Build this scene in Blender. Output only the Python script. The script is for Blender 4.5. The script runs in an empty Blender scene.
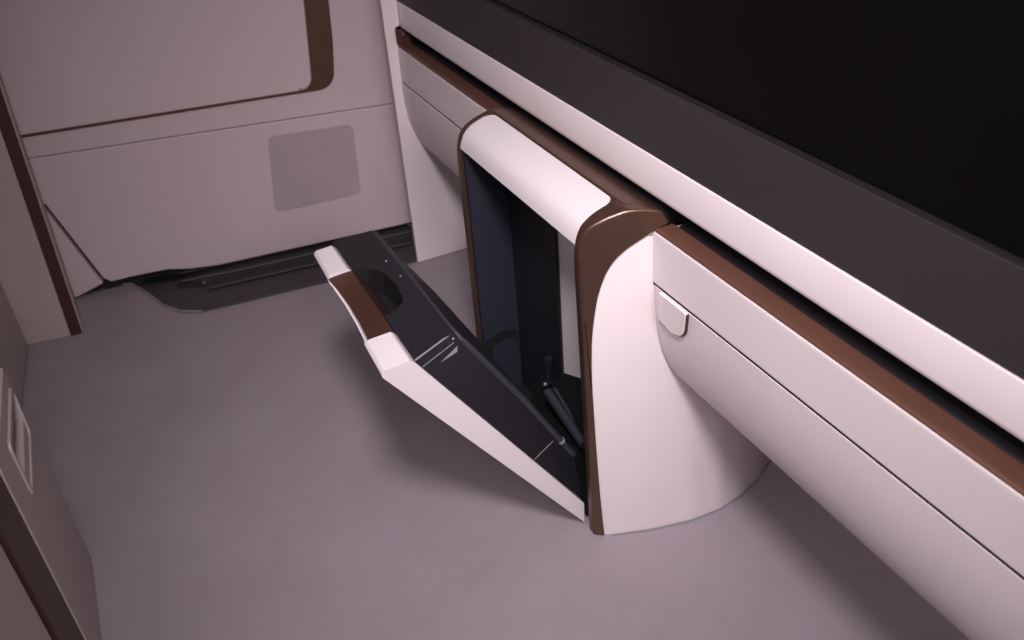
import bpy, bmesh, math
from mathutils import Vector, Matrix

C = bpy.context.scene.collection
SC = bpy.context.scene

# ------------------------------------------------------------------ materials
def lin(c):
    return tuple(((v/255)/12.92 if v/255 <= 0.04045 else (((v/255)+0.055)/1.055)**2.4) for v in c)

def mat(name, rgb, rough=0.5, metal=0.0, var=0.0, scale=40.0, bump=0.0, bscale=400.0, spec=0.5, coat=0.0):
    m = bpy.data.materials.new(name)
    m.use_nodes = True
    nt = m.node_tree
    b = nt.nodes['Principled BSDF']
    col = lin(rgb)
    b.inputs['Base Color'].default_value = (*col, 1)
    b.inputs['Roughness'].default_value = rough
    b.inputs['Metallic'].default_value = metal
    b.inputs['Specular IOR Level'].default_value = spec
    if coat:
        b.inputs['Coat Weight'].default_value = coat
        b.inputs['Coat Roughness'].default_value = 0.15
    tc = nt.nodes.new('ShaderNodeTexCoord')
    if var > 0:
        n = nt.nodes.new('ShaderNodeTexNoise')
        n.inputs['Scale'].default_value = scale
        n.inputs['Detail'].default_value = 5
        nt.links.new(tc.outputs['Object'], n.inputs['Vector'])
        r = nt.nodes.new('ShaderNodeValToRGB')
        r.color_ramp.elements[0].position = 0.3
        r.color_ramp.elements[1].position = 0.7
        r.color_ramp.elements[0].color = (*[c*(1-var) for c in col], 1)
        r.color_ramp.elements[1].color = (*[min(1, c*(1+var)) for c in col], 1)
        nt.links.new(n.outputs['Fac'], r.inputs['Fac'])
        nt.links.new(r.outputs['Color'], b.inputs['Base Color'])
    if bump > 0:
        n2 = nt.nodes.new('ShaderNodeTexNoise')
        n2.inputs['Scale'].default_value = bscale
        n2.inputs['Detail'].default_value = 3
        nt.links.new(tc.outputs['Object'], n2.inputs['Vector'])
        bp = nt.nodes.new('ShaderNodeBump')
        bp.inputs['Strength'].default_value = bump
        bp.inputs['Distance'].default_value = 0.001
        nt.links.new(n2.outputs['Fac'], bp.inputs['Height'])
        nt.links.new(bp.outputs['Normal'], b.inputs['Normal'])
    return m

M_CREAM = mat('cream_leather', (211, 199, 201), 0.45, var=0.02, scale=6, bump=0.08, bscale=900)
M_WHITE = mat('white_plastic', (208, 199, 202), 0.38, var=0.01, scale=5)
M_WALL = mat('beige_wall_panel', (191, 174, 177), 0.6, var=0.03, scale=3, bump=0.06, bscale=700)
M_PATCH = mat('taupe_patch', (164, 148, 151), 0.75, var=0.03, scale=20, bump=0.15, bscale=1200)
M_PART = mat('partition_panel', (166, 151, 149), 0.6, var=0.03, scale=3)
M_BRONZE = mat('bronze_trim', (104, 79, 68), 0.33, metal=0.75, var=0.04, scale=12)
M_DBRONZE = mat('dark_bronze_trim', (70, 43, 33), 0.5, metal=0.3, var=0.04, scale=12)
M_DOORBR = mat('door_frame_bronze', (98, 68, 57), 0.4, metal=0.45, var=0.04, scale=10)
M_LEDGE = mat('copper_brown_ledge', (98, 66, 55), 0.42, metal=0.35, var=0.05, scale=14)
M_BLACK = mat('black_plastic', (26, 25, 30), 0.42, var=0.05, scale=60)
M_NAVY = mat('navy_black_plastic', (36, 37, 48), 0.45, var=0.04, scale=40)
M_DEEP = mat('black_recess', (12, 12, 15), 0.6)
M_RAIL = mat('black_rail_rubber', (26, 26, 31), 0.5, var=0.08, scale=50)
M_RAILG = mat('dark_grey_rail', (46, 44, 50), 0.5, var=0.06, scale=50)
M_BEZEL = mat('charcoal_bezel', (43, 37, 39), 0.6, var=0.04, scale=20)
M_SCREEN = mat('black_screen_glass', (7, 6, 7), 0.3, spec=0.25)
M_STEEL = mat('grey_steel', (130, 130, 138), 0.3, metal=0.8)
M_BEAD = mat('satin_black_bead', (44, 43, 52), 0.36, spec=0.6)
M_SEAM = mat('pale_grey_edge', (128, 124, 132), 0.4)

def floor_mat():
    m = mat('mauve_grey_vinyl', (132, 121, 126), 0.55)
    nt = m.node_tree
    b = nt.nodes['Principled BSDF']
    tc = nt.nodes.new('ShaderNodeTexCoord')
    n1 = nt.nodes.new('ShaderNodeTexNoise'); n1.inputs['Scale'].default_value = 4.5; n1.inputs['Detail'].default_value = 6
    n1.inputs['Roughness'].default_value = 0.62
    n2 = nt.nodes.new('ShaderNodeTexNoise'); n2.inputs['Scale'].default_value = 160; n2.inputs['Detail'].default_value = 2
    nt.links.new(tc.outputs['Object'], n1.inputs['Vector'])
    nt.links.new(tc.outputs['Object'], n2.inputs['Vector'])
    r = nt.nodes.new('ShaderNodeValToRGB')
    r.color_ramp.elements[0].position = 0.28; r.color_ramp.elements[1].position = 0.72
    r.color_ramp.elements[0].color = (*lin((135, 124, 129)), 1)
    r.color_ramp.elements[1].color = (*lin((144, 133, 140)), 1)
    nt.links.new(n1.outputs['Fac'], r.inputs['Fac'])
    mx = nt.nodes.new('ShaderNodeMix'); mx.data_type = 'RGBA'; mx.blend_type = 'OVERLAY'
    mx.inputs[0].default_value = 0.12
    nt.links.new(r.outputs['Color'], mx.inputs[6]); nt.links.new(n2.outputs['Color'], mx.inputs[7])
    hs = nt.nodes.new('ShaderNodeRGBToBW')
    nt.links.new(mx.outputs[2], b.inputs['Base Color'])
    nt.nodes.remove(hs)
    bp = nt.nodes.new('ShaderNodeBump'); bp.inputs['Strength'].default_value = 0.15; bp.inputs['Distance'].default_value = 0.001
    nt.links.new(n2.outputs['Fac'], bp.inputs['Height']); nt.links.new(bp.outputs['Normal'], b.inputs['Normal'])
    return m
M_FLOOR = floor_mat()

# ------------------------------------------------------------------ helpers
def obj(name, bm, m, parent=None, bevel=0.0, seg=3, smooth=35, bev_angle=30):
    bmesh.ops.remove_doubles(bm, verts=bm.verts, dist=1e-6)
    bmesh.ops.recalc_face_normals(bm, faces=bm.faces)
    me = bpy.data.meshes.new(name)
    bm.to_mesh(me); bm.free()
    me.materials.append(m)
    for p in me.polygons: p.use_smooth = True
    me.set_sharp_from_angle(angle=math.radians(smooth))
    o = bpy.data.objects.new(name, me)
    C.objects.link(o)
    if parent: o.parent = parent
    if bevel > 0:
        b = o.modifiers.new('bevel', 'BEVEL')
        b.width = bevel; b.segments = seg; b.limit_method = 'ANGLE'; b.angle_limit = math.radians(bev_angle)
        b.harden_normals = False
        me.set_sharp_from_angle(angle=math.radians(180))
        w = o.modifiers.new('normals', 'WEIGHTED_NORMAL')
        w.keep_sharp = True
    return o

def thing(name, label, cat, loc=(0, 0, 0), group=None):
    o = bpy.data.objects.new(name, None); C.objects.link(o)
    o.empty_display_size = 0.05
    o['label'] = label; o['category'] = cat
    if group: o['group'] = group
    return o

def tag(o, label, cat):
    o['label'] = label; o['category'] = cat
    return o

def struct(o, label=None):
    o['kind'] = 'structure'
    if label: o['label'] = label
    return o

def prism(pts3a, pts3b, bm=None):
    """closed solid between two matching rings of points"""
    bm = bm or bmesh.new()
    a = [bm.verts.new(p) for p in pts3a]
    b = [bm.verts.new(p) for p in pts3b]
    n = len(a)
    bm.faces.new(a); bm.faces.new(list(reversed(b)))
    for i in range(n):
        j = (i+1) % n
        bm.faces.new((a[i], b[i], b[j], a[j]))
    return bm

def along_y(prof, y0, y1, bm=None):
    """prof: (x,z) ring; y0/y1 numbers or functions of (x,z)"""
    f0 = y0 if callable(y0) else (lambda x, z: y0)
    f1 = y1 if callable(y1) else (lambda x, z: y1)
    return prism([(x, f0(x, z), z) for x, z in prof], [(x, f1(x, z), z) for x, z in prof], bm)

def along_z(plan, z0, z1, bm=None):
    return prism([(x, y, z0) for x, y in plan], [(x, y, z1) for x, y in plan], bm)

def box(x0, x1, y0, y1, z0, z1, bm=None):
    return along_z([(x0, y0), (x1, y0), (x1, y1), (x0, y1)], z0, z1, bm)

def round_poly(pts, radii, seg=6):
    """2D polygon with filleted corners"""
    out = []
    n = len(pts)
    for i, p in enumerate(pts):
        r = radii[i] if isinstance(radii, (list, tuple)) else radii
        p = Vector(p); a = Vector(pts[i-1]); b = Vector(pts[(i+1) % n])
        if r <= 0: out.append(tuple(p)); continue
        u = (a-p).normalized(); v = (b-p).normalized()
        ang = u.angle(v)
        d = min(r/math.tan(ang/2), (a-p).length*0.49, (b-p).length*0.49)
        s = p+u*d; e = p+v*d
        for k in range(seg+1):
            t = k/seg
            out.append(tuple((1-t)**2*s+2*(1-t)*t*p+t*t*e))
    return out

def tube(pts, r, seg=10, bm=None):
    bm = bm or bmesh.new()
    pts = [Vector(p) for p in pts]
    rings = []
    for i, p in enumerate(pts):
        d = (pts[min(i+1, len(pts)-1)]-pts[max(i-1, 0)]).normalized()
        up = Vector((0, 0, 1)) if abs(d.z) < 0.9 else Vector((1, 0, 0))
        s = d.cross(up).normalized(); t = s.cross(d).normalized()
        rings.append([bm.verts.new(p+r*(math.cos(a)*s+math.sin(a)*t)) for a in [2*math.pi*k/seg for k in range(seg)]])
    for i in range(len(rings)-1):
        for k in range(seg):
            bm.faces.new((rings[i][k], rings[i][(k+1) % seg], rings[i+1][(k+1) % seg], rings[i+1][k]))
    bm.faces.new(rings[0]); bm.faces.new(list(reversed(rings[-1])))
    return bm

def cut(o, cutters):
    """boolean difference baked into the mesh, bevel left as a modifier"""
    keep = [(m.type, m.width, m.segments, m.angle_limit) for m in o.modifiers if m.type == 'BEVEL']
    o.modifiers.clear()
    for i, c in enumerate(cutters):
        b = o.modifiers.new('cut%d' % i, 'BOOLEAN'); b.object = c; b.operation = 'DIFFERENCE'; b.solver = 'EXACT'
    bpy.context.view_layer.update()
    dg = bpy.context.evaluated_depsgraph_get()
    me = bpy.data.meshes.new_from_object(o.evaluated_get(dg))
    o.modifiers.clear()
    mats = [m for m in o.data.materials]
    o.data = me
    for p in me.polygons: p.use_smooth = True
    me.set_sharp_from_angle(angle=math.radians(35))
    for c in cutters: bpy.data.objects.remove(c, do_unlink=True)
    for t, w, s, a in keep:
        b = o.modifiers.new('bevel', 'BEVEL'); b.width = w; b.segments = s
        b.limit_method = 'ANGLE'; b.angle_limit = a
        me.set_sharp_from_angle(angle=math.radians(180))
        o.modifiers.new('normals', 'WEIGHTED_NORMAL')
    return o

# ------------------------------------------------------------------ room shell
fl = struct(obj('floor', box(-1.3, 1.10, -0.9, 2.75, -0.04, 0.0), M_FLOOR), 'mauve grey vinyl cabin floor')

# end wall line (seen straight ahead): origin and direction in plan
WA = Vector((0.116, 2.515, 0)); WU = (Vector((0.726, 2.451, 0))-WA).normalized(); WN = Vector((WU.y, -WU.x, 0))  # WN towards the camera
if WN.y > 0: WN = -WN
def W(u, z, d=0.0):
    p = WA+WU*u+WN*d
    return (p.x, p.y, z)
def wall_plate(poly, d0, d1, bm=None):
    return prism([W(u, z, d0) for u, z in poly], [W(u, z, d1) for u, z in poly], bm)

struct(obj('wall_end', wall_plate([(-0.95, 0.0), (1.0, 0.0), (1.0, 1.5), (-0.95, 1.5)], -0.10, -0.03), M_DEEP), 'dark wall cavity behind the sliding door')

door = thing('door_1', 'closed sliding suite door across the end wall', 'door'); del door['category']
struct(door)
low = [(-0.335, 0.415), (-0.34, 0.30), (-0.272, 0.050), (-0.255, 0.034), (-0.20, 0.036), (-0.10, 0.034), (-0.04, 0.020), (0.04, 0.012), (0.90, 0.012), (0.90, 0.385)]
obj('lower_panel', wall_plate([(-0.50, 0.435), (-0.50, 0.33), (-0.345, 0.30)] + low[2:9] + [(0.90, 0.385)], -0.028, 0.0), M_WALL, door, bevel=0.004)
obj('upper_panel', wall_plate([(-0.50, 0.4365), (0.90, 0.3865), (0.90, 1.45), (-0.50, 1.45)], -0.028, 0.003), M_WALL, door, bevel=0.005)
fr = round_poly([(-0.345, 0.4905), (0.466, 0.4745), (0.483, 0.60), (0.49, 0.70), (0.50, 1.40), (-0.345, 1.40)], [0, 0.055, 0, 0, 0, 0], 8)
obj('bronze_frame', wall_plate(fr, 0.0, 0.010), M_DOORBR, door, bevel=0.002)
ins = round_poly([(-0.345, 0.4985), (0.405, 0.4835), (0.412, 0.56), (0.426, 0.715), (0.44, 1.39), (-0.345, 1.39)], [0, 0.045, 0, 0, 0, 0], 8)
obj('insert_panel', wall_plate(ins, 0.002, 0.016), M_WALL, door, bevel=0.004)
bm = bmesh.new()
ptc = round_poly([(0.232, 0.140), (0.488, 0.143), (0.498, 0.360), (0.260, 0.369)], 0.02, 5)
obj('access_patch', wall_plate(ptc, -0.002, 0.0022), M_PATCH, door, bevel=0.0008, seg=2)
bmx = bmesh.new(); c = Vector(W(0.372, 0.4905, 0.018))
bmesh.ops.create_uvsphere(bmx, u_segments=10, v_segments=6, radius=0.0035, matrix=Matrix.Translation(c))
obj('frame_stud', bmx, M_STEEL, door)

# fixed piece of end wall left of the door, with the slanted seam
struct(obj('trim_1', wall_plate([(-0.60, 0.008), (-0.352, 0.010), (-0.276, 0.034), (-0.283, 0.050), (-0.352, 0.292), (-0.60, 0.322)], -0.028, -0.002), M_WALL, bevel=0.004), 'beige filler piece of end wall left of the slanted seam')

# floor rail the door slides in
rail = thing('door_rail', 'black grooved floor rail along the foot of the end wall', 'door rail')
front = [(-0.21, 2.568), (-0.150, 2.575), (-0.118, 2.576), (-0.088, 2.560), (-0.053, 2.477), (-0.023, 2.385), (0.014, 2.327), (0.068, 2.292), (0.195, 2.277), (0.386, 2.262), (0.671, 2.228)]
rp = front+[(0.735, 2.448), (0.2, 2.500), (-0.15, 2.590), (-0.21, 2.590)]
obj('rail_tray', along_z(rp, 0.0005, 0.006), M_RAILG, rail, bevel=0.0015, seg=2)
def strip_plan(pts, w, z0, z1):
    L = [Vector((p[0], p[1])) for p in pts]; a = []; b = []
    for i, p in enumerate(L):
        d = (L[min(i+1, len(L)-1)]-L[max(i-1, 0)]).normalized(); n = Vector((-d.y, d.x))
        a.append(tuple(p)); b.append(tuple(p+n*w))
    return along_z(a+list(reversed(b)), z0, z1)
obj('rail_groove', strip_plan([(0.02, 2.452), (0.10, 2.415), (0.386, 2.384), (0.702, 2.345)], 0.034, 0.0055, 0.0066), M_DEEP, rail)
obj('rail_ridge', strip_plan([(0.10, 2.392), (0.386, 2.362), (0.696, 2.326)], 0.016, 0.0055, 0.014), M_RAIL, rail, bevel=0.003)
obj('rail_ridge', strip_plan([(0.04, 2.478), (0.20, 2.452), (0.718, 2.397)], 0.013, 0.0055, 0.012), M_RAILG, rail, bevel=0.003)
obj('rail_groove', strip_plan([(-0.06, 2.535), (0.04, 2.496), (0.20, 2.470), (0.724, 2.419)], 0.040, 0.0055, 0.0066), M_DEEP, rail)
obj('lip_highlight', tube([(x, y-0.002, 0.004) for x, y in front[2:8]], 0.0028, 8), M_SEAM, rail)  # pale tube paints the highlight along the rail's curved edge
bmx = bmesh.new(); bmesh.ops.create_uvsphere(bmx, u_segments=10, v_segments=6, radius=0.006, matrix=Matrix.Translation((0.10, 2.436, 0.008)))
obj('rail_screw', bmx, M_STEEL, rail)

# left partition: beige end face, grey return and bronze edge strip
def lean_z(plan, z0, z1, k=0.045, xl=-0.5):
    return prism([(x+(k*z0 if x > xl else 0), y, z0) for x, y in plan], [(x+(k*z1 if x > xl else 0), y, z1) for x, y in plan])
part = struct(obj('wall_left', lean_z([(-0.80, 2.375), (-0.3695, 2.376), (-0.268, 2.362), (-0.262, 2.40), (-0.262, 2.56), (-0.80, 2.58)], 0.0, 1.4, xl=-0.3), M_PART, bevel=0.003), 'beige partition end beside the sliding door')
struct(obj('trim_2', lean_z([(-0.268, 2.360), (-0.241, 2.360), (-0.239, 2.374), (-0.262, 2.378)], 0.001, 1.4), M_DBRONZE, bevel=0.002), 'vertical bronze strip on the partition end')
struct(obj('trim_3', lean_z([(-0.241, 2.368), (-0.235, 2.374), (-0.243, 2.555), (-0.2615, 2.555), (-0.2615, 2.379)], 0.0, 1.4), M_PART, bevel=0.003), 'pale edge behind the bronze strip')
struct(obj('wall_side', along_z([(-0.72, 1.56), (-0.42, 1.56), (-0.392, 2.10), (-0.371, 2.373), (-0.72, 2.373)], 0.0, 0.75), M_PART, bevel=0.012), 'taupe lower side wall between partition and seat console')

# ------------------------------------------------------------------ seat console, lower left
sc = thing('seat_console', 'seat side console at lower left, toned down to beige for weak light, with dark bronze vertical strip and recessed pull', 'seat console')
def topz(y): return 0.456+(1.516-y)*0.085
plan = [(-0.62, 1.512), (-0.312, 1.512), (-0.290, 1.503), (-0.2825, 1.485), (-0.2815, 1.168), (-0.62, 1.168)]
body = obj('side_panel', prism([(x, y, 0.001) for x, y in plan], [(x, y, topz(y)) for x, y in plan]), M_PART, sc, bevel=0.003)  # darker than its likely cream; the tone stands in for weaker light
c1 = obj('c', prism([(-0.30, y, z) for y, z in round_poly([(1.285, 0.352), (1.448, 0.348), (1.462, 0.425), (1.285, 0.438)], 0.012)],
                    [(-0.25, y, z) for y, z in round_poly([(1.285, 0.352), (1.448, 0.348), (1.462, 0.425), (1.285, 0.438)], 0.012)]), M_CREAM)
cut(body, [c1])
def ring_x(outer, inner, x0, x1):
    bm = bmesh.new(); n = len(outer)
    V = [[bm.verts.new((x, y, z)) for y, z in L] for x in (x0, x1) for L in (outer, inner)]
    o0, i0, o1, i1 = V
    for k in range(n):
        j = (k+1) % n
        bm.faces.new((o0[k], o0[j], o1[j], o1[k])); bm.faces.new((i0[k], i1[k], i1[j], i0[j]))
        bm.faces.new((o1[k], o1[j], i1[j], i1[k])); bm.faces.new((o0[k], i0[k], i0[j], o0[j]))
    return bm
rin = round_poly([(1.285, 0.352), (1.448, 0.348), (1.462, 0.425), (1.285, 0.438)], 0.012)
rout = round_poly([(1.277, 0.340), (1.457, 0.336), (1.472, 0.434), (1.277, 0.447)], 0.016)
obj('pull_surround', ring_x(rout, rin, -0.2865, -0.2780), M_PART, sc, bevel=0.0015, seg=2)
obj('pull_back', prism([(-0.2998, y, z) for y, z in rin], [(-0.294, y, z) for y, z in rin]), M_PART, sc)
obj('pull_lip', prism([(-0.294, y, z) for y, z in [(1.287, 0.354), (1.446, 0.351), (1.450, 0.376), (1.287, 0.382)]],
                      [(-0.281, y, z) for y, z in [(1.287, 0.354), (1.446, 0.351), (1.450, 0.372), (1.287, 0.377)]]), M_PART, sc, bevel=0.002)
obj('bronze_strip', along_z([(-0.62, 1.166), (-0.2795, 1.166), (-0.2790, 1.043), (-0.62, 1.043)], 0.001, 0.62), M_DBRONZE, sc, bevel=0.003)
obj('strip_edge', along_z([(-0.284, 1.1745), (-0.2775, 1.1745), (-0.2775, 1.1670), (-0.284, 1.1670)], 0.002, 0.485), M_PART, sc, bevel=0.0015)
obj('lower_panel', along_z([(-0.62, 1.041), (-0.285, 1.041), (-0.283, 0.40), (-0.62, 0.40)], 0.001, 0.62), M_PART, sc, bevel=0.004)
obj('top_cap', prism([(x, y, topz(y)+0.0005) for x, y in [(-0.62, 1.50), (-0.300, 1.50), (-0.300, 1.170), (-0.62, 1.170)]],
                     [(x, y, topz(y)+0.02) for x, y in [(-0.62, 1.49), (-0.318, 1.485), (-0.318, 1.172), (-0.62, 1.172)]]), M_CREAM, sc, bevel=0.006)

# ------------------------------------------------------------------ side console under the television
YE = 2.222                     # plane of the end pillar
YN = -0.35                     # near end, behind the camera's view
struct(obj('wall_right', box(1.02, 1.10, YN-0.2, 2.45, 0.0, 1.6), M_CREAM), 'pale side wall recessed under the console')
con = thing('side_console', 'long cream console with overhanging padded fronts running along the right wall under the screen', 'console')

pil_prof = [(0.672, 0.001), (1.018, 0.001), (1.018, 0.6265), (0.7015, 0.6265), (0.6990, 0.6600), (0.7020, 0.6690), (0.7135, 0.6720), (0.7145, 0.742), (0.672, 0.742)]
obj('end_pillar', prism([(x, YE, z) for x, z in pil_prof], [(x+(0.066 if x < 0.75 else 0), 2.44, z) for x, z in pil_prof]), M_CREAM, con, bevel=0.003)

struct(obj('trim_4', prism([(0.672, YE, 0.7422), (0.7145, YE, 0.7422), (0.7805, 2.44, 0.7422), (0.738, 2.44, 0.7422)], [(0.672, YE, 1.45), (0.7145, YE, 1.45), (0.7805, 2.44, 1.45), (0.738, 2.44, 1.45)]), M_CREAM), 'pale upright wall post at the far end of the screen')

def side_y(x, z):
    """near side of the stowage box: curved in plan, leaning out a little towards the floor"""
    P = [(0.56, 1.078), (0.588, 1.066), (0.62, 1.050), (0.69, 1.026), (0.767, 1.009), (0.83, 1.006), (0.889, 1.016), (0.95, 1.038), (1.02, 1.078)]
    y = P[-1][1]
    for (xa, ya), (xb, yb) in zip(P, P[1:]):
        if xa <= x <= xb:
            t = (x-xa)/(xb-xa); y = ya+(yb-ya)*t; break
    return y+0.030*min(1.1, z/0.6)

up = [(0.7005, 0.622), (0.6995, 0.615), (0.6985, 0.56), (0.6975, 0.5330), (0.85, 0.5330), (0.85, 0.622)]
lowp = [(0.6975, 0.5285), (0.6970, 0.50), (0.6985, 0.47), (0.7025, 0.435), (0.7095, 0.403), (0.7195, 0.374), (0.7320, 0.352), (0.750, 0.337), (0.775, 0.330), (1.018, 0.322), (1.018, 0.5285)]
ledge = [(0.7005, 0.6225), (0.7025, 0.6255), (0.706, 0.6270), (0.729, 0.6300), (0.732, 0.629), (0.732, 0.6225)]
near_end = lambda x, z: side_y(x, z)-0.0012
FAR0 = 1.581
for y0, y1 in ((YN, near_end), (FAR0, YE+0.002)):
    obj('upper_panel', along_y(up, y0, y1), M_CREAM, con, bevel=0.0025)
    if y0 == YN:
        bm = bmesh.new(); rings = []
        for q in [-1]+list(range(9)):
            a = math.pi/2*max(q, 0)/8; rr = 0.012
            def sx(x): return x+(rr*(1-math.cos(a)) if x < 0.80 else 0)
            rings.append([bm.verts.new((sx(x), YN if q < 0 else near_end(x, z)-rr*(1-math.sin(a)), z)) for x, z in lowp])
        bm.faces.new(rings[0]); bm.faces.new(list(reversed(rings[-1])))
        for r0, r1 in zip(rings, rings[1:]):
            for k in range(len(lowp)):
                k2 = (k+1) % len(lowp); bm.faces.new((r0[k], r1[k], r1[k2], r0[k2]))
        obj('lower_panel', bm, M_CREAM, con, smooth=50)
    else:
        obj('lower_panel', along_y(lowp, y0, y1), M_CREAM, con, bevel=0.0015, bev_angle=50)
    obj('bronze_ledge', along_y(ledge, y0 if y0 != YN else YN, (lambda x, z: side_y(x, z)-0.004) if y0 == YN else YE), M_LEDGE, con, bevel=0.001, seg=2)
    obj('seam_shadow', along_y([(0.6992, 0.5287), (0.6992, 0.5328), (0.72, 0.5328), (0.72, 0.5287)], y0, y1), M_DEEP, con)  # dark filler paints the shade in the gap between the panels
    obj('dark_gasket', along_y([(0.733, 0.6225), (0.733, 0.6265), (0.744, 0.632), (0.760, 0.630), (0.760, 0.6225)], y0, 1.035 if y0 == YN else YE), M_BLACK, con, bevel=0.0015, seg=2)
cap = [(0.7190, 0.6650), (0.7160, 0.6680), (0.7163, 0.6730), (0.7168, 0.7275), (0.7175, 0.7290), (0.7190, 0.7295), (0.80, 0.7295), (0.80, 0.6650)]
obj('cap_rail', along_y(cap, YN, 2.355), M_CREAM, con, smooth=50)
obj('slot_back', along_y([(0.80, 0.62), (0.80, 0.70), (0.83, 0.70), (0.83, 0.62)], YN, YE-0.001), M_DEEP, con)
obj('slot_floor', along_y([(0.7165, 0.600), (0.7165, 0.6470), (0.7990, 0.6470), (0.7990, 0.600)], 1.062, 1.5795), M_DEEP, con)
obj('slot_end', along_y(round_poly([(0.6995, 0.6275), (0.80, 0.6275), (0.80, 0.6650), (0.6995, 0.6650)], 0.004), YE-0.006, YE+0.001), M_DBRONZE, con, bevel=0.001)
bmx = bmesh.new(); bmesh.ops.create_uvsphere(bmx, u_segments=10, v_segments=6, radius=0.004, matrix=Matrix.Translation((0.716, YE-0.008, 0.652)))
obj('slot_glint', bmx, M_STEEL, con)  # steel bead added to make a small glint at the slot end
# small release tab under the seam beside the box
tabp = round_poly([(1.020, 0.5300), (0.948, 0.5300), (0.9515, 0.484), (0.985, 0.476), (1.020, 0.482)], [0, 0.004, 0.026, 0.018, 0], 8)
obj('release_tab', prism([(0.690, y, z) for y, z in tabp], [(0.6965, y, z) for y, z in tabp]), M_CREAM, con, bevel=0.0004, seg=2)
tabg = round_poly([(1.0205, 0.5284), (0.9468, 0.5284), (0.9500, 0.4826), (0.9845, 0.4744), (1.0205, 0.4806)], [0, 0.004, 0.027, 0.019, 0], 8)
obj('tab_gap', prism([(0.692, y, z) for y, z in tabg], [(0.69690, y, z) for y, z in tabg]), M_DBRONZE, con)

# ------------------------------------------------------------------ television above the console
tv = thing('television', 'large switched-off black screen with charcoal lower bezel above the console', 'television')
obj('lower_bezel', along_y([(0.7190, 0.7300), (0.7197, 0.8395), (0.78, 0.8395), (0.78, 0.7300)], YN, 2.42), M_BEZEL, tv, bevel=0.0008, seg=2)
obj('screen_gasket', along_y([(0.7202, 0.8397), (0.7209, 0.8428), (0.78, 0.8428), (0.78, 0.8397)], YN, 2.42), M_DEEP, tv)
obj('screen', along_y([(0.7275, 0.8431), (0.7275, 1.45), (0.78, 1.45), (0.78, 0.8431)], YN, 2.42), M_SCREEN, tv, bevel=0.002, seg=2)
obj('screen_back', along_y([(0.781, 0.7300), (0.781, 1.47), (0.83, 1.47), (0.83, 0.7300)], YN, 2.42), M_DEEP, tv)

# ------------------------------------------------------------------ pull-out stowage box
bx = thing('stowage_box', 'cream stowage box with bronze frame built into the console, its front door tipped open', 'stowage box')
XB = 0.690
outer = [(0.588, 0.001), (0.588, 0.30), (0.588, 0.50), (0.588, 0.560), (0.5885, 0.585), (0.590, 0.603), (0.594, 0.620), (0.601, 0.634), (0.612, 0.644), (0.627, 0.652), (0.645, 0.658), (0.665, 0.6625), (0.690, 0.6600), (0.716, 0.6530)]
inner = [(0.605, 0.001), (0.6015, 0.10), (0.5995, 0.20), (0.5985, 0.30), (0.5985, 0.36), (0.601, 0.43), (0.6065, 0.480), (0.614, 0.522), (0.625, 0.556), (0.640, 0.580), (0.658, 0.597), (0.680, 0.611), (0.700, 0.622), (0.726, 0.632)]
def smooth_line(P, k=4):
    out = []
    for i in range(len(P)-1):
        p0 = Vector(P[max(i-1, 0)]); p1 = Vector(P[i]); p2 = Vector(P[i+1]); p3 = Vector(P[min(i+2, len(P)-1)])
        for j in range(k):
            t = j/k
            out.append(tuple(0.5*((2*p1)+(p2-p0)*t+(2*p0-5*p1+4*p2-p3)*t*t+(3*p1-p0-3*p2+p3)*t**3)))
    out.append(tuple(P[-1])); return out
outer = smooth_line(outer); inner = smooth_line(inner)
def frame_ring(outer, inner, yo0, yi0, y1):
    """open strip solid: near faces follow yo0/yi0, flat far face at y1"""
    bm = bmesh.new()
    a = [bm.verts.new((x, yo0(x, z), z)) for x, z in outer]; b = [bm.verts.new((x, yi0(x, z), z)) for x, z in inner]
    f1 = y1 if callable(y1) else (lambda x, z: y1)
    c = [bm.verts.new((x, f1(x, z), z)) for x, z in outer]; d = [bm.verts.new((x, f1(x, z), z)) for x, z in inner]
    n = len(outer)
    for i in range(n-1):
        bm.faces.new((a[i], a[i+1], b[i+1], b[i])); bm.faces.new((c[i], d[i], d[i+1], c[i+1]))
        bm.faces.new((a[i], c[i], c[i+1], a[i+1])); bm.faces.new((b[i], b[i+1], d[i+1], d[i]))
    bm.faces.new((a[0], b[0], d[0], c[0])); bm.faces.new((a[-1], c[-1], d[-1], b[-1]))
    return bm
YO = 1.1085
YOF = lambda x, z: 1.0835+0.045*min(z, 0.56)                    # inner face of the near jamb
obj('near_frame', frame_ring(outer, inner, lambda x, z: side_y(x, z)-0.0025, lambda x, z: side_y(x, z)-0.006, YOF), M_BRONZE, bx, bevel=0.0042, seg=4, bev_angle=45)
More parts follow.
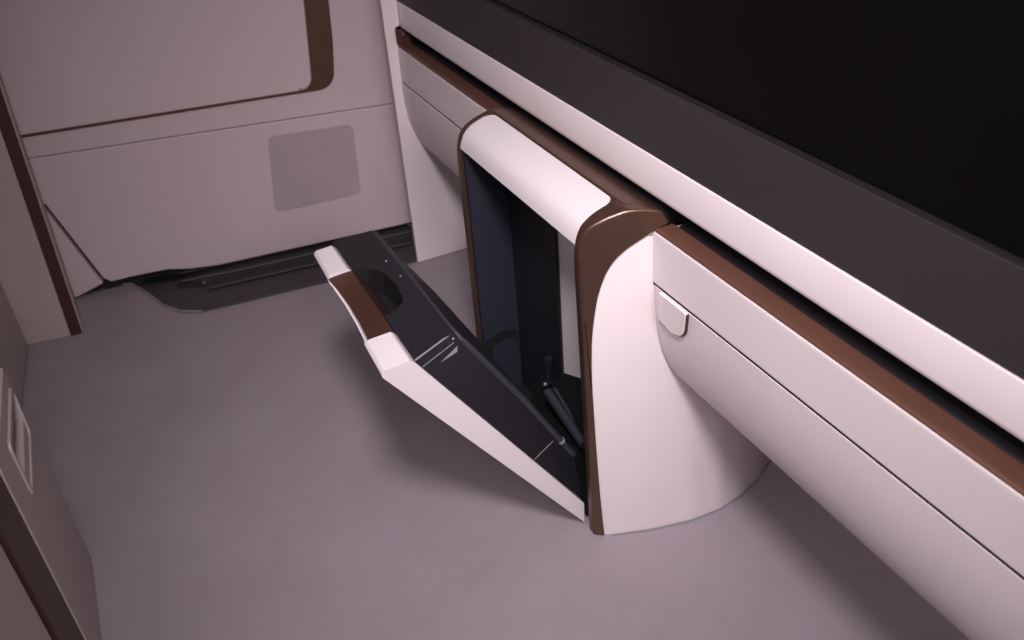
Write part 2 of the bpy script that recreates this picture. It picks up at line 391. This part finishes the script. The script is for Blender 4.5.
# white side panel filling the frame, curved in plan
inn = inner[:-1]+[(0.735, 0.622)]
xs = [0.62, 0.655, 0.69, 0.73, 0.767, 0.80, 0.83, 0.86, 0.889, 0.92, 0.95, 0.985, 1.015]
bm = bmesh.new()
zs = [z for x, z in inner if z < 0.6215]+[0.622]
def xmin(z):
    for (xa, za), (xb, zb) in zip(inner, inner[1:]):
        if za <= z <= zb: return xa+(xb-xa)*(z-za)/(zb-za)
    return inner[-1][0]
NX = 36
grid = []
for z in zs:
    x0 = xmin(z)-0.001; row = []
    for k in range(NX+1):
        x = x0+(1.018-x0)*k/NX
        zz = z if x < 0.704 else min(z, 0.600+0.0004*(z-0.6))
        row.append((bm.verts.new((x, side_y(x, zz)-0.001, zz)), bm.verts.new((x, side_y(x, zz)+0.012, zz))))
    grid.append(row)
for i in range(len(zs)-1):
    for k in range(NX):
        bm.faces.new((grid[i][k][0], grid[i][k+1][0], grid[i+1][k+1][0], grid[i+1][k][0]))
        bm.faces.new((grid[i][k][1], grid[i+1][k][1], grid[i+1][k+1][1], grid[i][k+1][1]))
    for k in (0, NX):
        bm.faces.new((grid[i][k][0], grid[i+1][k][0], grid[i+1][k][1], grid[i][k][1]))
for i in (0, len(zs)-1):
    for k in range(NX):
        bm.faces.new((grid[i][k][0], grid[i][k][1], grid[i][k+1][1], grid[i][k+1][0]))
obj('side_panel', bm, M_CREAM, bx, smooth=50)
# pale foot seal on the floor along the curved side
obj('foot_seal', tube([(x, side_y(x, 0)-0.003, 0.0015) for x in [0.62+0.4*k/30 for k in range(31)]], 0.0018, 6), M_SEAM, bx)

# far side wall and its thin bronze edge
farw = [(0.596, 0.001), (0.596, 0.585), (0.599, 0.612), (0.607, 0.630), (0.622, 0.642), (0.645, 0.651), (0.700, 0.650), (0.700, 0.001)]
obj('far_wall', along_y(farw, 1.557, 1.570), M_NAVY, bx)
fo = [(x, z) for x, z in outer]
fi = [(0.5955, 0.001), (0.5955, 0.30), (0.5955, 0.50), (0.5955, 0.560), (0.5960, 0.585), (0.5975, 0.600), (0.601, 0.614), (0.607, 0.626), (0.617, 0.636), (0.630, 0.644), (0.647, 0.650), (0.666, 0.654), (0.690, 0.652), (0.712, 0.645)]
fi = smooth_line(fi)
obj('far_frame', frame_ring(fo, fi, lambda x, z: 1.5645, lambda x, z: 1.5645, 1.580), M_BRONZE, bx, bevel=0.001, seg=2)
# top fascia, rolled over the front edge
fas = [(0.5905, 0.606), (0.5945, 0.620), (0.6015, 0.6335), (0.6125, 0.6435), (0.6275, 0.6515), (0.6455, 0.6575), (0.6645, 0.6615)]
th = [(0.6645, 0.6490), (0.647, 0.645), (0.630, 0.640), (0.617, 0.632), (0.608, 0.622), (0.602, 0.609)]
fas = smooth_line(fas, 6); th = smooth_line(th, 6)
def corner(x):
    d = max(0.0, x-0.6445); return 0.020-math.sqrt(max(0.0, 0.020**2-min(d, 0.0199)**2))
obj('top_fascia', along_y(fas+th, lambda x, z: 1.1065+corner(x), lambda x, z: 1.5630-corner(x)), M_WHITE, bx, smooth=45)
for ya, yb in ((1.1066, 1.128), (1.5415, 1.5629)):
    obj('corner_filler', along_y([(0.630, 0.648), (0.645, 0.6535), (0.6655, 0.6595), (0.6655, 0.648), (0.630, 0.640)], ya, yb), M_BRONZE, bx)
# bronze band behind the fascia
band = [(0.6655, 0.648), (0.6655, 0.6625), (0.668, 0.6640), (0.690, 0.6615), (0.7135, 0.6535), (0.7145, 0.648)]
obj('top_band', along_y(band, lambda x, z: 1.085, 1.572), M_BRONZE, bx, bevel=0.0012, seg=2)
# interior
obj('back_wall', along_y([(0.688, 0.001), (0.688, 0.648), (0.694, 0.648), (0.694, 0.001)], 1.108, 1.557), M_WHITE, bx)
obj('back_liner', along_y([(0.681, 0.003), (0.681, 0.645), (0.688, 0.645), (0.688, 0.003)], 1.352, 1.557), M_BLACK, bx, bevel=0.003)
obj('near_liner', along_y([(0.612, 0.003), (0.612, 0.53), (0.640, 0.57), (0.686, 0.59), (0.686, 0.003)], lambda x, z: YOF(x, z)+0.0005, lambda x, z: YOF(x, z)+0.005), M_BLACK, bx)
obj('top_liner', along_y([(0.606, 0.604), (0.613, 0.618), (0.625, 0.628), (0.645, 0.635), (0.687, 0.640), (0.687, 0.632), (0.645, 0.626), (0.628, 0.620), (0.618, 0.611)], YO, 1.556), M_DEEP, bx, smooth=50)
# arched dark recess low on the far wall, floor tray with a sloping front
arch = round_poly([(0.600, 0.003), (0.600, 0.152), (0.640, 0.164), (0.678, 0.156), (0.678, 0.003)], [0, 0.012, 0.05, 0.02, 0], 6)
obj('wheel_recess', along_y(arch, 1.5535, 1.5572), M_DEEP, bx)
obj('floor_tray', prism([(0.610, YO+0.006, 0.003), (0.688, YO+0.006, 0.003), (0.688, YO+0.006, 0.270), (0.660, YO+0.006, 0.15)],
                        [(0.610, 1.45, 0.003), (0.688, 1.45, 0.003), (0.688, 1.45, 0.115), (0.660, 1.45, 0.05)]), M_DEEP, bx, bevel=0.002)
obj('base_plate', along_z([(0.600, 1.112), (0.687, 1.112), (0.687, 1.5565), (0.600, 1.5565)], 0.0006, 0.003), M_DEEP, bx)
obj('recess_lining', along_y(round_poly([(0.612, 0.003), (0.612, 0.128), (0.645, 0.140), (0.676, 0.132), (0.676, 0.003)], [0, 0.02, 0.05, 0.02, 0], 6), 1.5515, 1.5536), M_NAVY, bx)
obj('gas_strut', tube([(0.640, 1.340, 0.138), (0.640, 1.275, 0.124), (0.640, 1.190, 0.108)], 0.0100, 12), M_BEAD, bx)
obj('strut_rod', tube([(0.662, 1.350, 0.130), (0.660, 1.215, 0.085)], 0.0038, 10), M_BEAD, bx)
obj('pivot_bracket', tube([(0.668, 1.390, 0.115), (0.668, 1.383, 0.185)], 0.0085, 12), M_BLACK, bx)
bmx = bmesh.new(); bmesh.ops.create_uvsphere(bmx, u_segments=12, v_segments=8, radius=0.0058, matrix=Matrix.Translation((0.655, 1.380, 0.124)))
obj('pivot_pin', bmx, M_STEEL, bx)

# ---- tipped door: white outer skin, black pocket behind it
Y0, Y1 = 1.098, 1.523
H = (0.5865, 0.006)
skin_prof = [H, (0.2520, 0.4830), (0.2505, 0.4900), (0.2560, 0.4955), (0.2980, 0.4975), (0.3040, 0.4930), (0.5870, 0.0560)]
def taper(x, z, y):
    k = min(1, max(0, (skin_in0(z)-x)/0.045))
    return x+0.0125*k*(y-Y0)/(Y1-Y0)*min(1, max(0, z/0.4))
def skin_in0(z): return 0.3040+(0.4930-z)*(0.5870-0.3040)/(0.4930-0.0560)
sp = round_poly(skin_prof, [0, 0, 0.003, 0.003, 0.002, 0, 0], 3)
dr = obj('door', prism([(x, Y0, z) for x, z in sp], [(taper(x, z, Y1), Y1, z) for x, z in sp]), M_WHITE, bx, bevel=0.0035, bev_angle=40)
# grip notch cut in the top edge, leaving a bowed white lip at the front
def skin_out(z): return 0.2520+(0.4830-z)*(H[0]-0.2520)/(0.4830-H[1])
def skin_in(z): return 0.3040+(0.4930-z)*(0.5870-0.3040)/(0.4930-0.0560)
dip = [(1.422, 0.53), (1.420, 0.488), (1.405, 0.4800), (1.350, 0.4715), (1.290, 0.4700), (1.225, 0.4745), (1.192, 0.4820), (1.187, 0.53)]
cN = obj('c', prism([(0.18, y, z) for y, z in dip], [(0.36, y, z) for y, z in dip]), M_WHITE)
pk = [(skin_out(0.435)+0.0035, 0.435), (skin_out(0.52)+0.0035, 0.52), (0.36, 0.52), (0.36, 0.435)]
cP = obj('c', prism([(taper(x, z, 1.189), 1.189, z) for x, z in pk], [(taper(x, z, 1.420), 1.420, z) for x, z in pk]), M_WHITE)
cut(dr, [cN, cP])
# black pocket body
bin_prof = round_poly([(0.3055, 0.4925), (0.3850, 0.4940), (0.3905, 0.4885), (0.4950, 0.3180), (0.5850, 0.1560), (0.5870, 0.0650)], [0.002, 0.004, 0.004, 0.03, 0.01, 0.004], 5)
def near_face(x, z): return Y0+0.003+0.48*max(0.0, x-skin_in(z))      # the pocket narrows away from the white skin
bn = obj('bin_body', prism([(x, near_face(x, z), z) for x, z in bin_prof], [(x, 1.546, z) for x, z in bin_prof]), M_BLACK, dr, smooth=30)
rec = round_poly([(0.290, 1.245), (0.328, 1.250), (0.350, 1.275), (0.356, 1.330), (0.350, 1.385), (0.330, 1.414), (0.290, 1.420)], [0, 0.02, 0.03, 0.03, 0.03, 0.02, 0], 6)
cR = obj('c', prism([(x, y, 0.445) for x, y in rec], [(x+0.004, y, 0.53) for x, y in rec]), M_BLACK)
cut(bn, [cR])
bm = bmesh.new(); rings = []
for y, zf, zm in ((1.1900, 0.4860, 0.4900), (1.200, 0.4800, 0.4870), (1.235, 0.4690, 0.4830), (1.29, 0.4655, 0.4830), (1.35, 0.4670, 0.4830), (1.395, 0.4760, 0.4850), (1.410, 0.4850, 0.4890), (1.4195, 0.4900, 0.4930)):
    pr = [(skin_out(0.437)+0.0038, 0.437), (skin_out(zf)+0.0038, zf), (skin_in(0.4885)-0.012, zm), (skin_in(0.4885)-0.0005, max(zm, 0.4885)), (skin_in(0.437)-0.0005, 0.437)]
    rings.append([bm.verts.new((taper(x, z, y), y, z)) for x, z in pr])
bm.faces.new(rings[0]); bm.faces.new(list(reversed(rings[-1])))
for r0, r1 in zip(rings, rings[1:]):
    for k in range(5):
        k2 = (k+1) % 5; bm.faces.new((r0[k], r1[k], r1[k2], r0[k2]))
obj('grip', bm, M_DBRONZE, dr, smooth=40)
# rounded rim bead, painted lid highlights, painted glint wedge and lower bracket line on the pocket
rim = [(0.3885, 1.540, 0.4885), (0.3890, 1.30, 0.4880), (0.3892, 1.18, 0.4875), (0.3900, 1.158, 0.4865), (0.3935, 1.1465, 0.4820), (0.4000, 1.1420, 0.4710), (0.4480, 1.1395, 0.3930), (0.4950, 1.1370, 0.3165), (0.5420, 1.1340, 0.2330), (0.5850, 1.1300, 0.1550)]
obj('rim_bead', tube(rim, 0.0062, 14), M_BEAD, dr, smooth=60)
obj('rim_collar', tube([(0.5610, 1.1325, 0.1990), (0.5640, 1.1323, 0.1936)], 0.0070, 14), M_SEAM, dr)
def face_strip(name, a, b, w):
    A = [(a[0], a[1]), (b[0], b[1]), (b[0], b[1]-w), (a[0], a[1]-w)]
    obj(name, prism([(x, near_face(x, z)-0.0007, z) for x, z in A], [(x, near_face(x, z)+0.002, z) for x, z in A]), M_SEAM, dr)
face_strip('lid_highlight', (0.3070, 0.4928), (0.3760, 0.4938), 0.0012)  # pale strips paint the highlights along the lid edge and gap
face_strip('lid_highlight', (0.3170, 0.4770), (0.3830, 0.4790), 0.0009)
wd = [(0.352, 0.4645), (0.3885, 0.4700), (0.3850, 0.4625)]
obj('glint_wedge', prism([(x, near_face(x, z)-0.0007, z) for x, z in wd], [(x, near_face(x, z)+0.002, z) for x, z in wd]), M_SEAM, dr)  # pale wedge paints a small glint on the pocket side
face_strip('bracket_seam', (0.4940, 0.2060), (0.5440, 0.2080), 0.0011)
bmx = bmesh.new(); bmesh.ops.create_uvsphere(bmx, u_segments=10, v_segments=6, radius=0.0028, matrix=Matrix.Translation((0.3835, near_face(0.3835, 0.484), 0.484)))
obj('pin', bmx, M_STEEL, dr)
for x, y in ((0.370, 1.417), (0.374, 1.352)):
    bmx = bmesh.new()
    bmesh.ops.create_cone(bmx, cap_ends=True, segments=12, radius1=0.003, radius2=0.0022, depth=0.0016, matrix=Matrix.Translation((x, y, 0.4945)))
    obj('screw', bmx, M_STEEL, dr)

# ------------------------------------------------------------------ camera
R = Matrix(((0.898, 0.291, -0.329), (-0.434, 0.473, -0.767), (-0.068, 0.832, 0.551)))
CAM_ROWS = R
cam = bpy.data.cameras.new('camera')
co = bpy.data.objects.new('camera', cam); C.objects.link(co)
# exact axes from the two vanishing points of the console and of the uprights
f = 913.98
vY = Vector((-517.0, 563.0, -f)).normalized()
vZ = -Vector((113.0, -1380.0, -f)).normalized()
vX = vY.cross(vZ)
co.matrix_world = Matrix(((vX.x, vX.y, vX.z, 0), (vY.x, vY.y, vY.z, 0), (vZ.x, vZ.y, vZ.z, 1.30), (0, 0, 0, 1)))
cam.sensor_width = 36; cam.lens = 36*f/1024
cam.clip_start = 0.01
cam.dof.use_dof = True; cam.dof.focus_distance = 1.45; cam.dof.aperture_fstop = 5.6
SC.camera = co

# ------------------------------------------------------------------ light
w = bpy.data.worlds.new('cabin'); SC.world = w; w.use_nodes = True
w.node_tree.nodes['Background'].inputs['Color'].default_value = (1.0, 0.86, 0.86, 1)
w.node_tree.nodes['Background'].inputs['Strength'].default_value = 0.08
def area(name, loc, target, size, power, color, shape='DISK', spread=180):
    l = bpy.data.lights.new(name, 'AREA'); l.shape = shape; l.size = size; l.energy = power; l.color = color
    l.spread = math.radians(spread)
    o = bpy.data.objects.new(name, l); C.objects.link(o)
    o.location = loc
    o.rotation_euler = (Vector(target)-Vector(loc)).to_track_quat('-Z', 'Y').to_euler()
    return o
area('reading_lamp', (0.06, 0.12, 1.95), (0.55, 1.25, 0.50), 0.30, 7.8, (1.0, 0.925, 0.955), spread=76)
area('cabin_light', (0.15, -1.3, 1.80), (0.64, 1.4, 0.40), 0.8, 2.1, (1.0, 0.91, 0.94), spread=48)
area('side_fill', (-0.55, 0.30, 1.75), (0.70, 0.62, 0.55), 0.30, 3.0, (1.0, 0.915, 0.95), spread=90)  # added fill with no real fixture, brightens the drawer fronts
area('ceiling_wash', (0.25, 0.8, 2.3), (0.35, 1.2, 0.2), 1.0, 1.7, (1.0, 0.89, 0.95))

SC.view_settings.view_transform = 'Standard'
SC.view_settings.look = 'None'
SC.view_settings.exposure = 0.0
SC.view_settings.gamma = 1.0
SC.view_settings.use_curve_mapping = False
